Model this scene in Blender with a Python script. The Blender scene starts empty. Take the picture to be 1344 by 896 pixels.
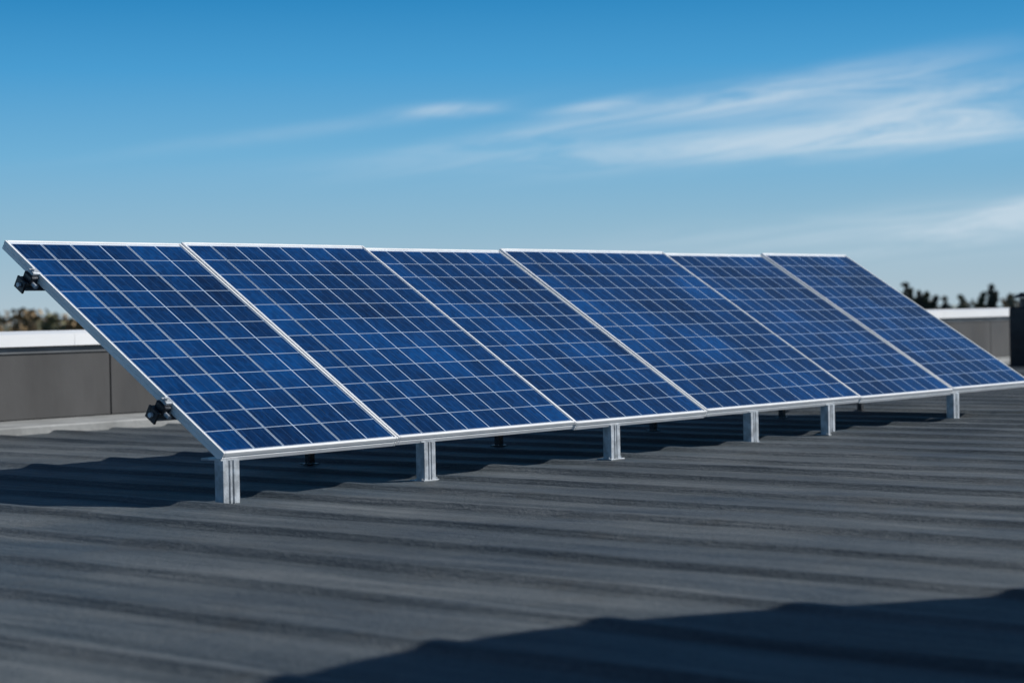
import bpy, bmesh, math, random
from mathutils import Vector, Matrix, noise
random.seed(4)
S=bpy.context.scene
S.view_settings.view_transform='Standard'; S.view_settings.look='None'; S.view_settings.exposure=0
AZ=math.radians(40.26)
F=Vector((math.cos(AZ),math.sin(AZ),0)); R=Vector((math.sin(AZ),-math.cos(AZ),0)); Z=Vector((0,0,1))
CAM=Vector((-6.178,-7.009,0.87))
TOSUN=Vector((1.0,-0.74,0.84)).normalized()
GZ=-9.0

# ---------------- helpers
def nm(name):
    m=bpy.data.materials.new(name); m.use_nodes=True
    nt=m.node_tree; b=nt.nodes['Principled BSDF']; return m,nt,b
class NT:
    def __init__(s,nt): s.nt=nt
    def _set(s,sock,v):
        if hasattr(v,'is_output') : s.nt.links.new(v,sock)
        else: sock.default_value=v
    def math(s,op,a,b=None,c=None,clamp=False):
        n=s.nt.nodes.new('ShaderNodeMath'); n.operation=op; n.use_clamp=clamp
        s._set(n.inputs[0],a)
        if b is not None: s._set(n.inputs[1],b)
        if c is not None: s._set(n.inputs[2],c)
        return n.outputs[0]
    def mix(s,f,a,b,mode='MIX'):
        n=s.nt.nodes.new('ShaderNodeMix'); n.data_type='RGBA'; n.blend_type=mode
        s._set(n.inputs[0],f); s._set(n.inputs[6],a); s._set(n.inputs[7],b); return n.outputs[2]
    def noise(s,vec,scale,detail=3,rough=.5,dist=0):
        n=s.nt.nodes.new('ShaderNodeTexNoise'); n.inputs['Scale'].default_value=scale
        n.inputs['Detail'].default_value=detail; n.inputs['Roughness'].default_value=rough
        n.inputs['Distortion'].default_value=dist
        if vec is not None: s.nt.links.new(vec,n.inputs['Vector'])
        return n.outputs['Fac']
    def ramp(s,f,stops):
        n=s.nt.nodes.new('ShaderNodeValToRGB'); s._set(n.inputs[0],f)
        e=n.color_ramp.elements
        while len(e)<len(stops): e.new(0.5)
        for i,(p,c) in enumerate(stops):
            e[i].position=p; e[i].color=(*c,1) if len(c)==3 else c
        return n.outputs[0]
    def mrange(s,v,a,b,c=0,d=1,smooth=True):
        n=s.nt.nodes.new('ShaderNodeMapRange'); n.interpolation_type='SMOOTHSTEP' if smooth else 'LINEAR'
        s._set(n.inputs[0],v); n.inputs[1].default_value=a;n.inputs[2].default_value=b
        n.inputs[3].default_value=c;n.inputs[4].default_value=d
        return n.outputs[0]
    def sep(s,v):
        n=s.nt.nodes.new('ShaderNodeSeparateXYZ'); s.nt.links.new(v,n.inputs[0]); return n.outputs
    def comb(s,x,y,z=0.0):
        n=s.nt.nodes.new('ShaderNodeCombineXYZ')
        for i,v in enumerate((x,y,z)): s._set(n.inputs[i],v)
        return n.outputs[0]
    def coord(s,o='Object'):
        return s.nt.nodes.new('ShaderNodeTexCoord').outputs[o]
    def mapping(s,v,scale=(1,1,1),rot=(0,0,0)):
        n=s.nt.nodes.new('ShaderNodeMapping'); s.nt.links.new(v,n.inputs[0])
        n.inputs['Scale'].default_value=scale; n.inputs['Rotation'].default_value=rot; return n.outputs[0]
    def bump(s,h,strength,dist,b):
        n=s.nt.nodes.new('ShaderNodeBump'); n.inputs['Strength'].default_value=strength
        n.inputs['Distance'].default_value=dist; s.nt.links.new(h,n.inputs['Height'])
        s.nt.links.new(n.outputs[0],b.inputs['Normal'])

def simple(name,col,rough=.5,metal=0,var=.15,scale=6,bump=0,stretch=(1,1,1)):
    m,nt,b=nm(name); t=NT(nt)
    v=t.mapping(t.coord(),stretch)
    f=t.noise(v,scale,5,.6)
    f=t.mrange(f,.3,.7)
    c0=tuple(x*(1-var) for x in col)+(1,); c1=tuple(min(1,x*(1+var)) for x in col)+(1,)
    nt.links.new(t.mix(f,c0,c1),b.inputs['Base Color'])
    b.inputs['Metallic'].default_value=metal
    nt.links.new(t.mrange(t.noise(v,scale*3,4),.3,.7,max(0,rough-.08),rough+.1),b.inputs['Roughness'])
    if bump: t.bump(t.noise(v,scale*8,4),bump,.01,b)
    return m

# ---------------- materials
M_frame=simple('anodised_aluminium',(.86,.87,.88),.36,.0,.06,4)
M_rail=simple('rail_aluminium',(.45,.47,.5),.4,.5,.1,8)
M_galv=simple('galvanised_steel',(.44,.48,.52),.40,.25,.28,18,.15)
M_black=simple('black_clamp',(.035,.04,.048),.3,.4,.3,20)
M_back=simple('backsheet_white',(.66,.72,.80),.25,0,.04,10)
M_under=simple('panel_underside',(.14,.15,.17),.6,0,.1,5)
M_cap=simple('coping_metal',(.84,.85,.86),.45,.0,.08,1.2,0,(.3,1,1))
M_flash=simple('flashing_grey',(.13,.14,.15),.5,.1,.2,2,.1)
M_wall=simple('parapet_cladding',(.050,.050,.051),.6,.0,.3,1.2,.2,(1,1,.4))
M_kerb=simple('roof_upstand',(.28,.29,.29),.7,0,.2,3,.3)
M_brick=simple('building_wall',(.30,.27,.24),.8,0,.2,1,.2)
M_dark=simple('dark_vent_metal',(.02,.022,.026),.5,.2,.3,4)
M_shadow_caster=simple('shadow_caster_steel',(.45,.47,.48),.5,.3,.15,1.5)

def cell_mat():
    m,nt,b=nm('polycrystalline_cells'); t=NT(nt)
    uv=t.coord('UV'); x,y,z=t.sep(uv)
    fx=t.math('FRACT',x); fy=t.math('FRACT',y)
    ex=t.math('MINIMUM',fx,t.math('SUBTRACT',1,fx)); ey=t.math('MINIMUM',fy,t.math('SUBTRACT',1,fy))
    gx=t.mrange(ex,.012,.021,1,0,False); gy=t.mrange(ey,.010,.018,1,0,False)
    gap=t.math('MAXIMUM',gx,t.math('MULTIPLY',gy,.78))
    bx=t.math('FRACT',t.math('MULTIPLY',fx,3)); bd=t.math('ABSOLUTE',t.math('SUBTRACT',bx,.5))
    bus=t.mrange(bd,.010,.026,1,0,False)
    fl=nt.nodes.new('ShaderNodeVectorMath'); fl.operation='FLOOR'; nt.links.new(uv,fl.inputs[0])
    wn=nt.nodes.new('ShaderNodeTexWhiteNoise'); wn.noise_dimensions='3D'
    oi=nt.nodes.new('ShaderNodeObjectInfo')
    off=nt.nodes.new('ShaderNodeVectorMath'); off.operation='ADD'
    nt.links.new(fl.outputs[0],off.inputs[0]); nt.links.new(oi.outputs['Random'],off.inputs[1])
    nt.links.new(off.outputs[0],wn.inputs['Vector'])
    obj=t.coord()
    vo=nt.nodes.new('ShaderNodeTexVoronoi'); vo.inputs['Scale'].default_value=60; nt.links.new(t.mapping(obj,(1,.5,1)),vo.inputs['Vector'])
    cr=t.sep(vo.outputs['Color'])[0]
    big=t.mrange(t.noise(obj,1.1,3),.32,.68)
    f=t.math('ADD',t.math('MULTIPLY',wn.outputs['Value'],.30),t.math('ADD',t.math('MULTIPLY',cr,.26),t.math('MULTIPLY',big,.44)))
    c=t.ramp(f,[(0.08,(.0006,.012,.050)),(.5,(.0012,.030,.118)),(.92,(.0020,.058,.215))])
    c=t.mix(t.math('MULTIPLY',bus,.28),c,(.10,.22,.42,1))
    c=t.mix(t.math('MULTIPLY',gap,.92),c,(.50,.63,.80,1))
    d=t.mrange(t.noise(obj,3.5,6,.65),.45,.8)
    c=t.mix(t.math('MULTIPLY',d,.015),c,(.3,.32,.34,1))
    nt.links.new(c,b.inputs['Base Color'])
    nt.links.new(t.mrange(t.noise(obj,5,5,.6),.3,.7,.05,.15),b.inputs['Roughness'])
    b.inputs['IOR'].default_value=1.42
    t.bump(t.noise(obj,2.2,2),.08,.02,b)
    return m
M_cell=cell_mat()

def roof_mat():
    m,nt,b=nm('coated_roof_sheet'); t=NT(nt)
    o=t.coord()
    st=t.mapping(o,(7,.35,1)); st2=t.mapping(o,(34,1.0,1))
    a=t.noise(st,1,5,.6); a2=t.noise(st2,1,4,.6)
    patch=t.noise(o,.8,6,.62,.4); sp=t.noise(o,80,3,.85); sp2=t.noise(t.mapping(o,(60,22,1)),1,4,.75)
    f=t.math('ADD',t.math('MULTIPLY',a,.24),t.math('ADD',t.math('MULTIPLY',a2,.2),t.math('ADD',t.math('MULTIPLY',patch,.20),t.math('ADD',t.math('MULTIPLY',sp,.20),t.math('MULTIPLY',sp2,.16)))))
    c=t.ramp(f,[(.41,(.024,.034,.044)),(.5,(.076,.092,.104)),(.59,(.150,.168,.180))])
    dirt=t.mrange(t.noise(o,2.4,7,.7,.6),.52,.72)
    c=t.mix(t.math('MULTIPLY',dirt,.4),c,(.070,.068,.062,1))
    nt.links.new(c,b.inputs['Base Color'])
    nt.links.new(t.mrange(patch,.3,.7,.5,.7),b.inputs['Roughness'])
    b.inputs['Specular IOR Level'].default_value=.25
    h=t.math('ADD',t.math('MULTIPLY',sp2,1.0),t.math('ADD',t.math('MULTIPLY',sp,.7),t.math('MULTIPLY',a2,1.2)))
    t.bump(h,.9,.008,b)
    return m
M_roof=roof_mat()

# ---------------- mesh helpers
def box(bm,lo,hi,mat=0,M=None,bev=0):
    r=bmesh.ops.create_cube(bm,size=1); vs=r['verts']
    for v in vs:
        v.co=Vector(((lo[i]+hi[i])/2+v.co[i]*(hi[i]-lo[i]) for i in range(3)))
        if M: v.co=M@v.co
    fs={f for v in vs for f in v.link_faces}
    for f in fs: f.material_index=mat
    if bev:
        es={e for f in fs for e in f.edges}
        r=bmesh.ops.bevel(bm,geom=list(es),offset=bev,segments=1,affect='EDGES')
        for f in r['faces']: f.material_index=mat
def cyl(bm,c,r,h,mat=0,axis='Z',seg=24,r2=None,M=None):
    rot={'Z':Matrix(),'X':Matrix.Rotation(math.pi/2,4,'Y'),'Y':Matrix.Rotation(math.pi/2,4,'X')}[axis]
    mm=Matrix.Translation(c)@rot
    if M: mm=M@mm
    r=bmesh.ops.create_cone(bm,cap_ends=True,segments=seg,radius1=r,radius2=r if r2 is None else r2,depth=h,matrix=mm)
    for f in {f for v in r['verts'] for f in v.link_faces}: f.material_index=mat
def extr(bm,pts,z0,z1,mat=0,M=None):
    a=[bm.verts.new((p[0],p[1],z0)) for p in pts]; b=[bm.verts.new((p[0],p[1],z1)) for p in pts]
    if M:
        for v in a+b: v.co=M@v.co
    n=len(pts); fs=[]
    for i in range(n): fs.append(bm.faces.new((a[i],a[(i+1)%n],b[(i+1)%n],b[i])))
    fs.append(bm.faces.new(a[::-1])); fs.append(bm.faces.new(b))
    for f in fs: f.material_index=mat
def obj(name,bm,mats,parent=None,smooth=False,recalc=True):
    if recalc: bmesh.ops.recalc_face_normals(bm,faces=bm.faces[:])
    me=bpy.data.meshes.new(name); bm.to_mesh(me); bm.free()
    for m in mats: me.materials.append(m)
    if smooth:
        for p in me.polygons: p.use_smooth=True
    o=bpy.data.objects.new(name,me); S.collection.objects.link(o)
    if parent: o.parent=parent
    return o
def empty(name):
    e=bpy.data.objects.new(name,None); S.collection.objects.link(e); return e

# ---------------- solar panels
ZB=.235; YT=1.672; ZT=1.292
ang=math.atan2(ZT-ZB,YT); L=math.hypot(YT,ZT-ZB)
sdir=Vector((0,math.cos(ang),math.sin(ang))); ndir=Vector((0,-math.sin(ang),math.cos(ang)))
def PM(x0,dz=0):
    m=Matrix(((1,0,0,x0),(0,sdir.y,ndir.y,0),(0,sdir.z,ndir.z,ZB+dz),(0,0,0,1))); return m
bounds=[0,1.188,2.654,3.96,5.825,7.16,8.45]
cols=[6,8,8,10,8,8]
dzs=[0,.003,-.004,.002,-.003,.003]
FW=.013
for i in range(6):
    x0,x1=bounds[i]+.0025,bounds[i+1]-.0025; W=x1-x0
    bm=bmesh.new(); uvl=bm.loops.layers.uv.new('UVMap')
    for (a,b_) in ((0,FW),(W-FW,W)):
        box(bm,(a,0,-.020),(b_,L,0),0,None,.0018)
        box(bm,(a+.002,.002,-.026),(b_-.002,L-.002,-.0205),0)
        box(bm,(a,0,-.050),(b_,L,-.0265),0,None,.0018)
    for (a,b_) in ((0,FW),(L-FW,L)):
        box(bm,(FW+.0005,a,-.020),(W-FW-.0005,b_,0),0,None,.0018)
        box(bm,(FW+.0005,a+.003,-.026),(W-FW-.0005,b_-.003,-.0205),0)
        box(bm,(FW+.0005,a,-.050),(W-FW-.0005,b_,-.0265),0,None,.0018)
    box(bm,(FW+.001,FW+.001,-.014),(W-FW-.001,L-FW-.001,-.006),1)
    box(bm,(FW+.001,FW+.001,-.018),(W-FW-.001,L-FW-.001,-.0145),2)
    mg=.006
    xa,xb,ya,yb=FW+mg,W-FW-mg,FW+mg+.004,L-FW-mg-.012
    groups={0:[0,1,2,4,6],1:[0,1,8],2:[0,8],3:[0,1,10],4:[0,8],5:[0,8]}[i]
    n=cols[i]
    for g in range(len(groups)-1):
        c0,c1=groups[g],groups[g+1]
        ga=.0035 if g>0 else 0; gb=.0035 if g<len(groups)-2 else 0
        px0=xa+(xb-xa)*c0/n+ga; px1=xa+(xb-xa)*c1/n-gb
        vs=[bm.verts.new(p) for p in ((px0,ya,-.0035),(px1,ya,-.0035),(px1,yb,-.0035),(px0,yb,-.0035))]
        f=bm.faces.new(vs); f.material_index=3
        for l,uv in zip(f.loops,((c0,0),(c1,0),(c1,12),(c0,12))): l[uvl].uv=uv
    box(bm,(W/2-.06,L*.86,-.04),(W/2+.06,L*.94,-.019),4)
    o=obj('solar_panel',bm,[M_frame,M_back,M_under,M_cell,M_black],recalc=False)
    o.matrix_world=PM(x0,dzs[i])@Matrix.Rotation(math.radians([0,.12,-.1,.08,-.12,.1][i]),4,'X')
# ---------------- mounting structure
mount=empty('mounting_frame')
rails=[(.23*L),(.84*L)]
P0=PM(0)
for k,s in enumerate(rails):
    bm=bmesh.new()
    prof=[(-.022,-.058),(.022,-.058),(.022,-.104),(-.022,-.104),(-.022,-.096),(.014,-.096),(.014,-.066),(-.022,-.066)]
    Mx=P0@Matrix(((0,0,1,0),(1,0,0,s),(0,1,0,0),(0,0,0,1)))
    extr(bm,prof,-.06,8.50,0,Mx)
    obj('rail_%d'%(k+1),bm,[M_rail],mount)
    bm=bmesh.new()
    box(bm,(-.050,s-.045,-.058),(-.004,s+.03,-.012),0,P0,.006)
    box(bm,(-.040,s-.030,-.011),(.010,s+.018,.006),1,P0,.003)
    box(bm,(-.074,s-.040,-.112),(-.061,s+.040,-.046),0,P0,.003)
    box(bm,(-.060,s+.024,-.100),(-.003,s+.055,-.060),0,P0,.004)
    cyl(bm,(-.026,s-.006,.012),.010,.012,1,'Z',6,None,P0)
    cyl(bm,(-.082,s-.005,-.078),.013,.014,1,'X',6,None,P0)
    cyl(bm,(-.030,s-.060,-.050),.012,.034,1,'Y',12,None,P0)
    obj('end_clamp_%d'%(k+1),bm,[M_black,M_galv],mount)
for k,x in enumerate([.055,1.43,3.03,4.50,5.44,7.22]):
    bm=bmesh.new(); y=.040; zt=ZB+ (y)*math.tan(ang)-.062
    w=.050 if k==0 else .042
    d,th=.030,.012
    pts=[(-w,-d),(-w*.36,-d),(-w*.36,-d+th),(-w*.12,-d+th),(-w*.12,-d),(w*.12,-d),(w*.12,-d+th),(w*.36,-d+th),(w*.36,-d),(w,-d),(w,d),(-w,d)]
    extr(bm,pts,-.004,zt,0,Matrix.Translation((x,y,0)))
    if k:
        box(bm,(x-.065,y-.045,-.004),(x+.065,y+.06,.0025),0,None,.001)
        for sx in(-.054,.054):
            cyl(bm,(x+sx,y-.02,.007),.007,.010,0,'Z',6)
    box(bm,(x-.055,y-.02,zt+.0005),(x+.055,y+.12,zt+.010),0,None)
    obj('post_%d'%(k+1),bm,[M_galv],mount)
for k,x in enumerate([1.9,3.6,5.3,7.0,8.2]):
    bm=bmesh.new(); y=1.40; zt=ZB+y*math.tan(ang)-.11
    extr(bm,[(-.02,-.02),(.02,-.02),(.02,-.016),(-.016,-.016),(-.016,.02),(-.02,.02)],.006,zt,0,Matrix.Translation((x,y,0)))
    box(bm,(x-.04,y-.04,0),(x+.04,y+.04,.0055),0)
    obj('rear_leg_%d'%(k+1),bm,[M_black],mount)

# ---------------- roof with ribs
RX0,RX1,RY0,RY1=-14.0,30.0,-16.0,5.60
roof=empty('building')
bm=bmesh.new()
P=.56
xs=[]
x=RX0
while x<RX1:
    for dx,h in ((0,0),(.06,.0005),(.12,.001),(.19,.0005),(.26,0),(.33,0),(.358,.002),(.392,.017),(.405,.0205),(.440,.0205),(.455,.018),(.515,.002),(.535,0)):
        xs.append((x+dx,h))
    x+=P
xs=[q for q in xs if q[0]<=RX1]
ys=[RY0+i*(RY1-RY0)/170 for i in range(171)]
grid=[]
for yy in ys:
    row=[]
    for (xx,h) in xs:
        k=math.floor((xx-RX0)/P)
        dx=.022*noise.noise(Vector((k*2.3,yy*.5,3)))
        dz=.007*noise.noise(Vector((xx*1.1,yy*.8,7)))+.004*noise.noise(Vector((xx*4,yy*2.2,1)))+.002*noise.noise(Vector((xx*11,yy*5,1)))
        hh=h*(1.1+.45*noise.noise(Vector((k*3.7,yy*.35,2))))
        row.append(bm.verts.new((xx+dx,yy,hh+dz-.004)))
    grid.append(row)
for j in range(len(ys)-1):
    for i in range(len(xs)-1):
        bm.faces.new((grid[j][i],grid[j][i+1],grid[j+1][i+1],grid[j+1][i]))
o=obj('ribbed_roof_sheet',bm,[M_roof],roof,True)
bm=bmesh.new()
box(bm,(RX0-.3,RY0-.3,GZ),(RX1+.3,6.68,-.05),0)
obj('walls',bm,[M_brick],roof)
bm=bmesh.new()
for fl in range(3):
    zc=GZ+1.6+fl*2.9
    for i in range(14):
        xc=RX0+1.6+i*3.1
        box(bm,(xc-.8,RY0-.33,zc-.7),(xc+.8,RY0-.302,zc+.8),0); box(bm,(xc-.8,6.682,zc-.7),(xc+.8,6.71,zc+.8),0)
obj('windows',bm,[M_dark],roof)
par=empty('parapet_wall')
def parapet(x0,x1,y,flip=1):
    bm=bmesh.new()
    x=x0
    while x<x1-.01:
        xe=min(x+2.3,x1)
        box(bm,(x+.006,y,.07),(xe-.006,y+.03,.60),0,None,.003); x=xe
    box(bm,(x0,y+.031,-.04),(x1,y+.26,.66),0)
    obj('cladding',bm,[M_wall],par)
    bm=bmesh.new()
    box(bm,(x0,y-.012,.602),(x1,y+.030,.655),0,None,.003)
    obj('flashing',bm,[M_flash],par)
    bm=bmesh.new(); x=x0
    while x<x1-.01:
        xe=min(x+3.0,x1)
        pts=[(y-.05,.662),(y-.05,.760),(y+.30,.785),(y+.30,.662)]
        extr(bm,pts,x+.002,xe-.002,0,Matrix(((0,0,1,0),(1,0,0,0),(0,1,0,0),(0,0,0,1)))); x=xe
    obj('coping',bm,[M_cap],par)
    bm=bmesh.new()
    box(bm,(x0,y-.82,-.03),(x1,y-.002,.066),0,None,.012)
    obj('upstand',bm,[M_kerb],par)
parapet(RX0,RX1,6.40)
bm=bmesh.new()
for lo,hi in (((RX0-.3,RY0-.28,-.04),(RX0-.02,6.39,.66)),((RX1+.02,RY0-.28,-.04),(RX1+.3,6.39,.66)),((RX0-.015,RY0-.28,-.04),(RX1+.015,RY0-.02,.66))):
    box(bm,lo,hi,0)
obj('side_walls',bm,[M_wall],par)
bm=bmesh.new()
for lo,hi in (((RX0-.35,RY0-.33,.662),(RX0+.03,6.34,.77)),((RX1-.03,RY0-.33,.662),(RX1+.35,6.34,.77)),((RX0+.035,RY0-.33,.662),(RX1-.035,RY0+.03,.77))):
    box(bm,lo,hi,0)
obj('side_coping',bm,[M_cap],par)

def at(px,Fd):
    return CAM+F*Fd+R*((px-672)/2602*Fd)
v=at(1354,26.5)
bm=bmesh.new()
box(bm,(v.x-.22,v.y-.22,0),(v.x+.22,v.y+.22,.80),0,None,.02)
cyl(bm,(v.x,v.y,.86),.15,.12,0); cyl(bm,(v.x,v.y,.96),.24,.07,0,'Z',24,.14)
for i in range(5): box(bm,(v.x-.235,v.y-.19,.12+i*.12),(v.x-.221,v.y+.19,.16+i*.12),0)
obj('roof_vent',bm,[M_dark])

# added tank, out of view to the right, invented to cast the foreground shadow
cot=Vector((TOSUN.x,TOSUN.y))/TOSUN.z
h=2.4
sc=CAM+F*3.56+R*1.34
tc=Vector((sc.x+cot.x*h,sc.y+cot.y*h))
bm=bmesh.new()
cyl(bm,(tc.x,tc.y,h/2+.06),2.24,h-.12,0,'Z',72)
cyl(bm,(tc.x,tc.y,h+.10),2.26,.2,0,'Z',72,.4)
for zz in (.5,1.2,1.9):
    cyl(bm,(tc.x,tc.y,zz),2.262,.05,0,'Z',72)
lx=tc.x-2.36
for sy in(-.22,.22): box(bm,(lx-.02,tc.y+sy-.02,.06),(lx+.02,tc.y+sy+.02,h+.1),0)
for i in range(8): box(bm,(lx-.012,tc.y-.198,.3+i*.27),(lx+.012,tc.y+.198,.325+i*.27),0)
obj('shadow_caster_tank',bm,[M_shadow_caster])

# ---------------- ground
m,nt,b=nm('ground_grass'); t=NT(nt); o_=t.coord()
f=t.mrange(t.noise(o_,.012,8,.65),.35,.65)
c=t.mix(f,(.045,.055,.025,1),(.11,.095,.055,1)); c=t.mix(t.mrange(t.noise(o_,.3,4),.4,.7),c,(.06,.06,.035,1))
nt.links.new(c,b.inputs['Base Color']); b.inputs['Roughness'].default_value=.95
bm=bmesh.new()
G=4000
n=24
gv=[[bm.verts.new((-G+2*G*i/n,-G+2*G*j/n,GZ)) for i in range(n+1)] for j in range(n+1)]
for j in range(n):
    for i in range(n): bm.faces.new((gv[j][i],gv[j][i+1],gv[j+1][i+1],gv[j+1][i]))
obj('ground',bm,[m])

# ---------------- distant trees
def leafmat(name,c0,c1):
    m,nt,b=nm(name); t=NT(nt)
    g=nt.nodes.new('ShaderNodeNewGeometry')
    c=t.mix(g.outputs['Random Per Island'],c0,c1)
    nt.links.new(c,b.inputs['Base Color']); b.inputs['Roughness'].default_value=.8
    return m
ML=[leafmat('foliage_green',(.085,.09,.05,1),(.15,.15,.08,1)),leafmat('foliage_autumn',(.18,.125,.065,1),(.30,.21,.11,1)),leafmat('foliage_dark',(.06,.065,.05,1),(.12,.115,.085,1)),simple('bark',(.16,.13,.10),.9)]  # leaf colours lightened to stand in for atmospheric haze
bm=bmesh.new()
def tree(x,y,H,w,kind,mi,nl):
    top=GZ+H
    r=bmesh.ops.create_cone(bm,cap_ends=False,segments=5,radius1=.2,radius2=.04,depth=H*.9,matrix=Matrix.Translation((x,y,GZ+H*.45)))
    for f in {f for v in r['verts'] for f in v.link_faces}: f.material_index=3
    clumps=[]
    nc=12 if kind=='round' else 16
    for i in range(nc):
        if kind=='round':
            a=random.uniform(0,6.28); tz=random.uniform(.55,.93)
            rr=random.uniform(.1,.95)*w/2*math.sqrt(max(.25,1-((tz-.66)/.42)**2))
            clumps.append((x+rr*math.cos(a),y+rr*math.sin(a),GZ+tz*H,random.uniform(.14,.24)*w))
        else:
            tz=.3+.68*i/(nc-1); rad=w/2*min(1,(1-tz)*2.2+.12)
            clumps.append((x+random.uniform(-.2,.2),y+random.uniform(-.2,.2),GZ+tz*H,rad))
    for _ in range(nl):
        cx,cy,cz,cr=random.choice(clumps)
        d=Vector((random.gauss(0,1),random.gauss(0,1),random.gauss(0,.8))); d=d.normalized()*cr*random.uniform(.2,1.15)
        p=Vector((cx,cy,cz))+d
        if p.z>top: p.z=top-random.random()*.5
        s=random.uniform(.14,.28)
        a=Vector((random.gauss(0,1),random.gauss(0,1),random.gauss(0,1))).normalized(); b2=a.orthogonal().normalized()*s; a=a.cross(b2).normalized()*s
        f=bm.faces.new([bm.verts.new(p+q) for q in (-a-b2,a-b2*.6,a*.8+b2,-a*.7+b2)]); f.material_index=mi
def tpos(deg,D): 
    a=math.radians(deg); return CAM+F*(D*math.cos(a))+R*(D*math.sin(a))
deg=-28.0
while deg<28:
    D=random.uniform(165,215); p=tpos(deg,D)
    left=deg<-9
    if -8.5<deg<8: deg+=.35     # thinner behind the array
    H=9.87+(random.uniform(.95,1.4) if left else random.uniform(.4,.85))*D/190
    tree(p.x,p.y,H,random.uniform(3.4,5.5),'round',random.choice([0,1,1,1]) if left else random.choice([0,1,2,2]),270)
    deg+=random.uniform(.2,.42)
for px,ph in ((1180,15),(1191,28),(1197,21),(1207,17),(1216,14),(1228,10),(1240,9),(1262,10),(1290,14),(1301,24),(1306,14),(1325,10)):
    D=185; p=at(px,D)
    tree(p.x,p.y,CAM.z-GZ+ph/2602*D,random.uniform(1.4,2.1),'tall',random.choice([2,2,0]),420)
obj('distant_trees',bm,ML,recalc=False)

# ---------------- sun + sky
sd=bpy.data.lights.new('sun','SUN'); sd.energy=5.0; sd.angle=math.radians(.53); sd.color=(1,.965,.91)
so=bpy.data.objects.new('sun',sd); S.collection.objects.link(so)
so.rotation_euler=TOSUN.to_track_quat('Z','Y').to_euler(); so.location=(0,0,20)
w=bpy.data.worlds.new('World'); S.world=w; w.use_nodes=True; nt=w.node_tree; t=NT(nt)
WS=.05
bg=nt.nodes['Background']; bg.inputs['Strength'].default_value=WS
sky=nt.nodes.new('ShaderNodeTexSky'); sky.sky_type='NISHITA'; sky.sun_disc=False
sky.sun_elevation=math.asin(TOSUN.z); sky.sun_rotation=math.atan2(TOSUN.x,TOSUN.y)
sky.air_density=1.0; sky.dust_density=.2; sky.ozone_density=3
g=t.coord('Generated'); 
def dot(vec):
    n=nt.nodes.new('ShaderNodeVectorMath'); n.operation='DOT_PRODUCT'; nt.links.new(g,n.inputs[0]); n.inputs[1].default_value=vec; return n.outputs['Value']
dz=dot((0,0,1)); el=t.math('ARCSINE',dz); az=t.math('ARCTAN2',dot(R),dot(F))
K=1/WS
def sr(r,g_,b_):
    f=lambda c:(c/255/12.92 if c/255<=.04045 else ((c/255+.055)/1.055)**2.4)
    return (f(r),f(g_),f(b_))
e01=t.mrange(el,-.02,.18,0,1,False)
def ep(y): return ((409-y)/2602+.02)/.20
ramp=t.ramp(e01,[(0,sr(172,188,198)),(ep(395),sr(172,193,205)),(ep(300),sr(144,184,207)),(ep(200),sr(112,175,213)),(ep(90),sr(74,156,208)),(ep(0),sr(48,136,193)),(1,sr(42,126,186))])
sc_=nt.nodes.new('ShaderNodeVectorMath'); sc_.operation='SCALE'; nt.links.new(ramp,sc_.inputs[0]); sc_.inputs['Scale'].default_value=K
hf=t.mrange(el,.17,.5,0,1)
base=t.mix(hf,sc_.outputs[0],sky.outputs[0])
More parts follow.
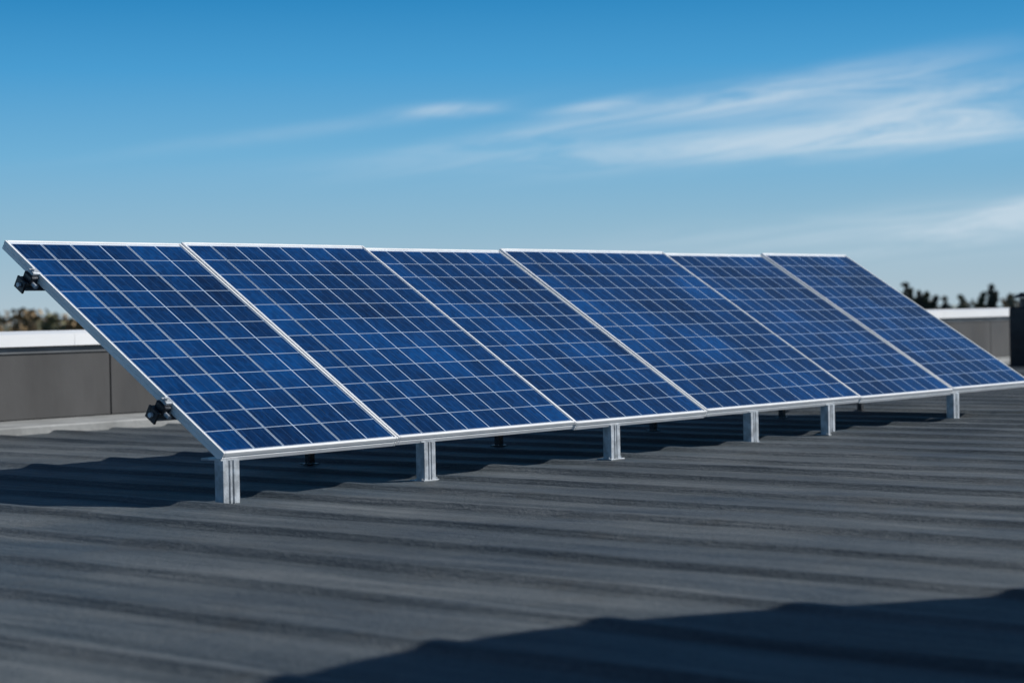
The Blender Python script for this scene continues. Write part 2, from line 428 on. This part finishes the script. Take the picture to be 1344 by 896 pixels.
def ell(px,py,rx,ry,tilt,amp):
    ca=(px-672)/2602; ce=(409-(px-672)*.019-py)/2602
    ct,st=math.cos(tilt),math.sin(tilt)
    da=t.math('SUBTRACT',az,ca); de=t.math('SUBTRACT',el,ce)
    a=t.math('ADD',t.math('MULTIPLY',da,ct/rx*2602),t.math('MULTIPLY',de,st/rx*2602))
    b=t.math('ADD',t.math('MULTIPLY',da,-st/ry*2602),t.math('MULTIPLY',de,ct/ry*2602))
    q=t.math('ADD',t.math('MULTIPLY',a,a),t.math('MULTIPLY',b,b))
    return t.math('MULTIPLY',t.math('EXPONENT',t.math('MULTIPLY',q,-1.0)),amp)
E=[ell(1020,128,210,19,.15,1.0),ell(1130,182,270,19,.04,1.0),ell(1240,148,220,38,.06,.95),ell(598,146,62,8,.02,.75),ell(775,144,62,9,.16,.85),ell(700,172,150,11,.16,.5),
   ell(1335,278,90,13,.2,1.0),ell(1240,305,330,30,.05,.85),ell(820,205,340,22,.03,.4),ell(420,172,240,10,.12,.2)]
msk=E[0]
for e in E[1:]: msk=t.math('ADD',msk,e)
rot=.10
ca=t.math('ADD',t.math('MULTIPLY',az,math.cos(rot)),t.math('MULTIPLY',el,math.sin(rot)))
ce=t.math('SUBTRACT',t.math('MULTIPLY',el,math.cos(rot)),t.math('MULTIPLY',az,math.sin(rot)))
cv=t.comb(t.math('MULTIPLY',ca,9),t.math('MULTIPLY',ce,85),9.3)
n1=t.noise(cv,1.0,8,.66,1.0)
nm1=t.mrange(n1,.30,.66,0.2,1.0)
cl=t.math('MULTIPLY',msk,nm1,None,True)
cl=t.math('MULTIPLY',cl,.74)
c2=tuple(x*K for x in sr(204,220,232))+(1,)
fin=t.mix(cl,base,c2)
nt.links.new(fin,bg.inputs['Color'])

# ---------------- camera
cd=bpy.data.cameras.new('camera'); co=bpy.data.objects.new('camera',cd); S.collection.objects.link(co)
cd.sensor_width=36; cd.sensor_fit='HORIZONTAL'; cd.lens=69.7; cd.clip_end=12000; cd.clip_start=.05
th=math.radians(.861); rl=math.radians(1.09)
fw=F*math.cos(th)-Z*math.sin(th); up0=Z*math.cos(th)+F*math.sin(th)
cx=R*math.cos(rl)-up0*math.sin(rl); cy=R*math.sin(rl)+up0*math.cos(rl); cz=-fw
co.matrix_world=Matrix(((cx.x,cy.x,cz.x,CAM.x),(cx.y,cy.y,cz.y,CAM.y),(cx.z,cy.z,cz.z,CAM.z),(0,0,0,1)))
cd.dof.use_dof=True; cd.dof.focus_distance=10.6; cd.dof.aperture_fstop=2.4
S.camera=co
